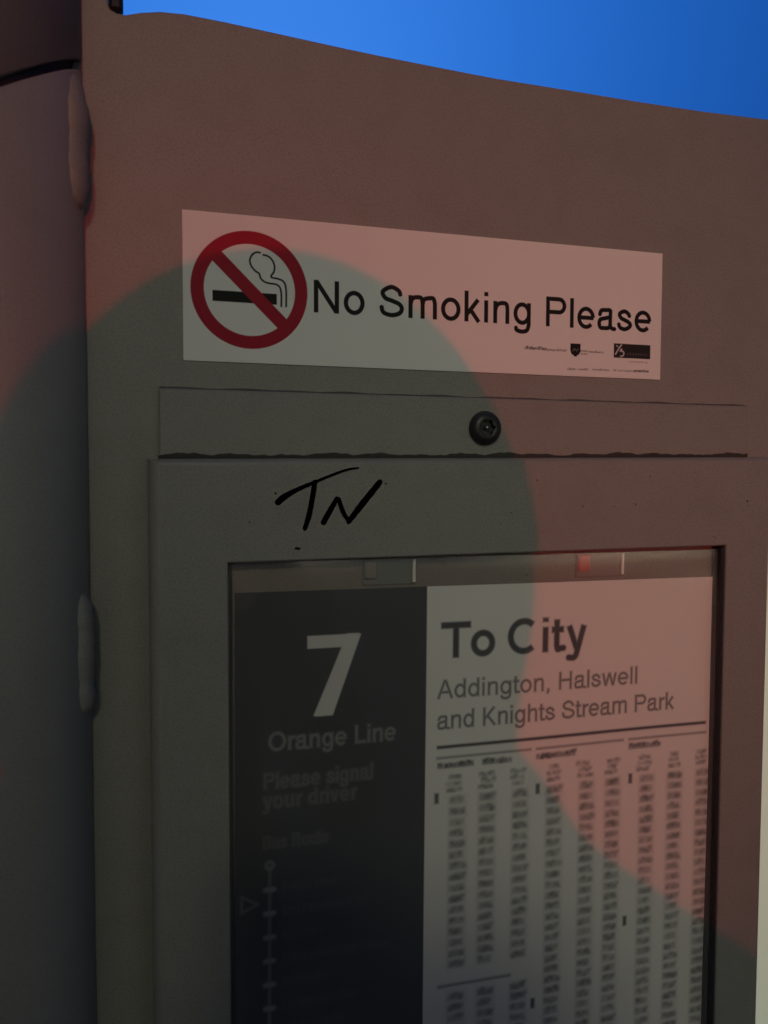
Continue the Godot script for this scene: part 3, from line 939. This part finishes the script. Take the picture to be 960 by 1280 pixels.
func make_person() -> void:
	var t := thing("person", "person in a dark hooded jacket standing behind the viewpoint, holding a phone", "person")
	var jacket := Color(0.035, 0.038, 0.045)
	var trousers := Color(0.03, 0.03, 0.034)
	var shoes := Color(0.015, 0.015, 0.015)
	var skin_c := Color(0.42, 0.26, 0.19)
	var st := newst()
	nets(st, body_d, Vector3(-0.40, -0.012, 0.42), Vector3(0.42, 1.58, 1.06), 0.014, func(p): return shoes if p.y < 0.095 else trousers if p.y < 0.92 else jacket)
	nets(st, head_d, Vector3(-0.09, 1.41, 0.67), Vector3(0.11, 1.74, 0.92), 0.0055, func(p): return Color(0.5, 0.5, 0.48) if absf(p.y - 1.608) < 0.008 and absf(absf(p.x - 0.011) - 0.031) < 0.010 and p.z < 0.735 else Color(0.34, 0.13, 0.11) if absf(p.y - 1.538) < 0.007 and p.z < 0.735 and absf(p.x - 0.011) < 0.022 else skin_c)
	for s in [-1.0, 1.0]:
		var bones := hand_bones(s)
		var f := func(p: Vector3) -> float:
			var d := 9.0
			for i in bones.size():
				var e := cap_d(p, bones[i][0], bones[i][1], bones[i][2], bones[i][3])
				d = smin(d, e, 0.012) if i < 3 else smin(d, e, 0.004)
			return d
		nets(st, f, Vector3(minf(s * 0.0, s * 0.14), 1.36, 0.400), Vector3(maxf(s * 0.0, s * 0.14), 1.52, 0.545), 0.0042, func(_p): return skin_c)
	obj("body", st, M.person, t)
	st = newst()
	nets(st, hood_d, Vector3(-0.14, 1.38, 0.64), Vector3(0.16, 1.76, 0.96), 0.0075, func(_p): return jacket)
	obj("hood", st, M.person, t)

func make_signal() -> void:
	var t := thing("crossing_signal", "red-lit pedestrian crossing signal on a pole behind the photographer", "traffic signal", Vector3(LAMP_RED.x, 0, LAMP_RED.z))
	var st := newst()
	tube(st, Vector3(0, 0, 0.16), Vector3(0, 2.6, 0.16), 0.05, 0.05)
	obj("pole", st, M.dark_metal, t)
	st = newst()
	bevel_box(st, Vector3(-0.11, 1.88, 0.01), Vector3(0.11, 2.33, 0.11), 0.02)
	obj("housing", st, M.rubber, t)
	st = newst()
	var L0 := []
	var L1 := []
	for k in 25:
		var a := PI * k / 24
		L0.append(Vector3(cos(a) * 0.055, LAMP_RED.y + sin(a) * 0.055, 0.01))
		L1.append(Vector3(cos(a) * 0.055, LAMP_RED.y + sin(a) * 0.055, -0.07))
	for k in 24:
		quad(st, L0[k], L0[k + 1], L1[k + 1], L1[k])
	obj("visor", st, M.rubber, t)
	st = newst()
	for p in [[LAMP_RED.y, M.red_glow, "red_signal_lens"], [1.99, M.rubber, "dark_signal_lens"]]:
		st = newst()
		lathe_z(st, Vector3(0, p[0], 0.0095), [Vector2(0.024, 0.0), Vector2(0.021, -0.004), Vector2(0.013, -0.008), Vector2(0.00001, -0.009)], 32)
		obj(p[2], st, p[1], t)
	var l := SpotLight3D.new()
	l.name = "red_signal_light"
	l.position = Vector3(0, LAMP_RED.y, -0.045)
	l.light_color = Color(1.0, 0.10, 0.075)
	l.light_energy = 6.0
	l.light_size = 0.020
	l.look_at_from_position(l.position, Vector3(0.22, 1.56, 0.0) - t.position)
	l.spot_range = 40.0
	l.spot_attenuation = 2.0
	l.spot_angle = 4.8
	l.spot_angle_attenuation = 1.0
	l.shadow_enabled = true
	t.add_child(l)

func make_bounce_building() -> void:  # unseen building added as a broad reflector for soft neutral fill
	var t := thing("bounce_building", "unseen pale two-storey building added across the street to bounce washer light", "building", Vector3(0, 0, 12.0))
	var st := newst()
	bevel_box(st, Vector3(-14, 0, 0), Vector3(14, 8.2, 6), 0.05)
	obj("wall", st, M.facade, t)
	st = newst()
	bevel_box(st, Vector3(-14.2, 8.2, -0.2), Vector3(14.2, 8.6, 6.2), 0.05)
	obj("parapet", st, M.paint, t)
	for row in 2:
		for i in 7:
			var x := -12.0 + i * 4.0
			var lo := Vector3(x - 0.8, 1.0 + row * 3.6, -0.06)
			st = newst()
			bevel_box(st, lo, lo + Vector3(1.6, 1.9, 0.055), 0.01)
			var w := obj("window", st, M.dark_metal, t)
			st = newst()
			bevel_box(st, lo + Vector3(0.08, 0.08, -0.012), lo + Vector3(1.52, 1.82, -0.001), 0.004)
			obj("pane", st, M.dark_glass, w)
	for i in 3:  # unseen washers added so the facade throws fill light back
		var u := thing("added_washer", ["added floor light under the left of the building's front", "added floor light under the middle of the building's front", "added floor light under the right of the building's front"][i], "added_floodlight", Vector3(-8.0 + i * 8.0, 0, 8.6), "added wall washers before the building")
		st = newst()
		bevel_box(st, Vector3(-0.2, 0.06, -0.12), Vector3(0.2, 0.3, 0.1), 0.02)
		obj("housing", st, M.dark_metal, u)
		st = newst()
		bevel_box(st, Vector3(-0.05, 0.0, -0.06), Vector3(0.05, 0.07, 0.06), 0.005)
		obj("foot", st, M.dark_metal, u)
		st = newst()
		bevel_box(st, Vector3(-0.17, 0.09, 0.1005), Vector3(0.17, 0.27, 0.108), 0.003)
		obj("lamp_glass", st, M.white_glow, u)
		var l := SpotLight3D.new()
		l.name = "added_washer_light"
		l.position = Vector3(0, 0.18, 0.16)
		l.light_color = Color(1.0, 0.98, 0.84)
		l.light_energy = WASH
		l.light_size = 0.08
		l.spot_range = 40.0
		l.spot_attenuation = 2.0
		l.spot_angle = 70.0
		l.spot_angle_attenuation = 0.6
		l.shadow_enabled = true
		l.look_at_from_position(l.position, Vector3(0, 3.2, 3.4))
		u.add_child(l)

func make_added_floodlight() -> void:  # unseen lamp added as fill; its narrow beam darkens the view's corners
	var t := thing("added_floodlight", "unseen fill lamp added on a pole high behind the photographer's left shoulder", "added light", Vector3(LAMP_FILL.x, 0, LAMP_FILL.z))
	var st := newst()
	tube(st, Vector3(-0.1, 0, 0.4), Vector3(-0.1, 3.6, 0.4), 0.06, 0.045)
	obj("pole", st, M.dark_metal, t)
	var aim := (Vector3(0.31, 1.54, 0.0) - LAMP_FILL).normalized()
	var h := Node3D.new()
	h.name = "lamp_head"
	t.add_child(h, true)
	h.transform = Transform3D(Basis.looking_at(aim), Vector3(0, LAMP_FILL.y, 0))
	st = newst()
	bevel_box(st, Vector3(-0.24, -0.17, 0.06), Vector3(0.24, 0.17, 0.16), 0.02)
	obj("housing", st, M.dark_metal, h)
	st = newst()
	tube(st, Vector3(0, 0, 0.15), Vector3(-0.03, -0.05, 0.36), 0.03, 0.03)
	obj("arm", st, M.dark_metal, h)
	st = newst()
	bevel_box(st, Vector3(-0.21, -0.14, 0.05), Vector3(0.21, 0.14, 0.0595), 0.003)
	obj("lamp_glass", st, M.white_glow, h)
	var l := SpotLight3D.new()
	l.name = "added_fill_light"
	l.light_color = Color(1.0, 0.985, 0.84)
	l.light_energy = 5.6
	l.light_size = 0.4
	l.spot_range = 40.0
	l.spot_attenuation = 2.0
	l.spot_angle = 5.0
	l.spot_angle_attenuation = 1.0
	l.shadow_enabled = true
	h.add_child(l)

# ------------------------------------------------------------------ scene
func _ready() -> void:
	# camera
	var cam := Camera3D.new()
	cam.name = "camera"
	var lens := CameraAttributesPhysical.new()
	lens.frustum_focal_length = 18.75
	lens.frustum_focus_distance = 0.46
	lens.frustum_near = 0.02
	lens.frustum_far = 400.0
	lens.exposure_aperture = 6.0
	cam.attributes = lens
	var basis := Basis(Vector3.UP, deg_to_rad(-16.3026)) * Basis(Vector3.RIGHT, deg_to_rad(-2.84465)) * Basis(Vector3.BACK, deg_to_rad(0.17555))
	cam.transform = Transform3D(basis, CAM)
	add_child(cam)
	cam.current = true
	# sky of the blue hour: an afterglow behind the panel, sinking away from it on all sides
	var img := Image.create(512, 256, false, Image.FORMAT_RGBF)
	var ga := deg_to_rad(GLOW_AZ)
	var ge := deg_to_rad(GLOW_EL)
	var gd := Vector3(sin(ga) * cos(ge), sin(ge), -cos(ga) * cos(ge))
	for y in 256:
		var el := (0.5 - (y + 0.5) / 256.0) * PI
		for x in 512:
			var az := (x + 0.5) / 512.0 * TAU
			var d := Vector3(sin(az) * cos(el), sin(el), -cos(az) * cos(el))
			var a := rad_to_deg(acos(clampf(d.dot(gd), -1, 1)))
			img.set_pixel(x, y, Color(0.045 / (1.0 + pow(a / 17.0, 2.0)), 0.226 / (1.0 + pow(a / 25.5, 2.0)), 0.81 / (1.0 + pow(a / 31.0, 2.0))))
	var sm := PanoramaSkyMaterial.new()
	sm.panorama = ImageTexture.create_from_image(img)
	var sky := Sky.new()
	sky.sky_material = sm
	var env := Environment.new()
	env.background_mode = Environment.BG_SKY
	env.sky = sky
	env.tonemap_mode = Environment.TONE_MAPPER_LINEAR
	env.tonemap_exposure = 1.0
	env.sdfgi_enabled = true
	env.ssao_enabled = true
	env.ssil_enabled = true
	var we := WorldEnvironment.new()
	we.environment = env
	add_child(we)

	# materials
	M.paint = painted(Color(0.285, 0.280, 0.250), 1, 0.5)
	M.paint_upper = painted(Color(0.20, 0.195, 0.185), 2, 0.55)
	M.paint_case = painted(Color(0.282, 0.278, 0.248), 3, 0.45)
	M.paint_door = painted(Color(0.290, 0.284, 0.252), 4, 0.45)
	M.rubber = mat(Color(0.012, 0.012, 0.012), 0.6)
	M.beige = painted(Color(0.25, 0.20, 0.155), 6, 0.6)
	M.grime_shade = painted(Color(0.050, 0.047, 0.040), 7, 0.9)  # joint dirt, with the joint's shade put into the colour
	M.facade = painted(Color(0.52, 0.50, 0.45), 40, 0.8)
	M.facade.uv1_scale = Vector3(0.3, 0.3, 0.3)
	M.dark_glass = mat(Color(0.03, 0.03, 0.035), 0.1)
	M.seal_grey = mat(Color(0.07, 0.067, 0.06), 0.7)
	M.gap_shade = mat(Color(0.09, 0.082, 0.07), 0.8)  # dark tone for shade and dirt at the strip's top edge
	M.bolt = mat(Color(0.045, 0.044, 0.041), 0.42, 0.5)
	M.pin = mat(Color(0.20, 0.19, 0.17), 0.35, 0.8)
	M.bright_metal = mat(Color(0.8, 0.8, 0.78), 0.25, 0.9)
	M.dark_metal = mat(Color(0.08, 0.08, 0.085), 0.5, 0.4)
	M.marker = mat(Color(1, 1, 1), 0.35)
	M.marker.vertex_color_use_as_albedo = true
	M.person = mat(Color(1, 1, 1), 0.85)
	M.person.vertex_color_use_as_albedo = true
	M.pane = mat(Color(0.9, 0.92, 0.9), 0.06)
	M.pane.transparency = BaseMaterial3D.TRANSPARENCY_ALPHA
	M.pane.albedo_color.a = 0.03
	M.clip_clear = mat(Color(0.16, 0.165, 0.13), 0.25)
	M.clip_grip = mat(Color(0.22, 0.19, 0.14), 0.3)
	M.clip_redlit = mat(Color(0.25, 0.15, 0.115), 0.3)  # clear plastic; refracted red lamp light put into the colour
	M.clip_redlit_grip = mat(Color(0.55, 0.09, 0.07), 0.3)  # red light caught in the clip, painted as its colour
	M.clip_glint = mat(Color(0.88, 0.84, 0.74), 0.2)  # bright reflection along the clip ridges put into the colour
	M.diffuser = mat(Color(0.6, 0.62, 0.56), 0.5)
	M.diffuser.emission_enabled = true
	M.diffuser.emission = Color(0.60, 0.63, 0.54)
	M.diffuser.emission_energy_multiplier = 0.62
	M.red_glow = mat(Color(0.4, 0.02, 0.02), 0.3)
	M.red_glow.emission_enabled = true
	M.red_glow.emission = Color(1.0, 0.12, 0.08)
	M.red_glow.emission_energy_multiplier = 4.0
	M.white_glow = mat(Color(0.8, 0.8, 0.75), 0.3)
	M.white_glow.emission_enabled = true
	M.white_glow.emission = Color(1.0, 0.97, 0.8)
	M.white_glow.emission_energy_multiplier = 3.0

	# setting
	var st := newst()
	quad(st, Vector3(-60, 0, 60), Vector3(60, 0, 60), Vector3(60, 0, -60), Vector3(-60, 0, -60))
	var pave := painted(Color(0.10, 0.098, 0.092), 30, 0.85)
	pave.uv1_scale = Vector3(0.7, 0.7, 0.7)
	var gnd := obj("pavement", st, pave)
	gnd.set_meta("kind", "structure")

	make_panel()
	make_post()
	make_case()
	make_lit_panel()
	make_sticker()
	make_poster()
	make_clips()
	make_signal()
	make_bounce_building()
	make_added_floodlight()
	make_phone(basis)
	make_person()
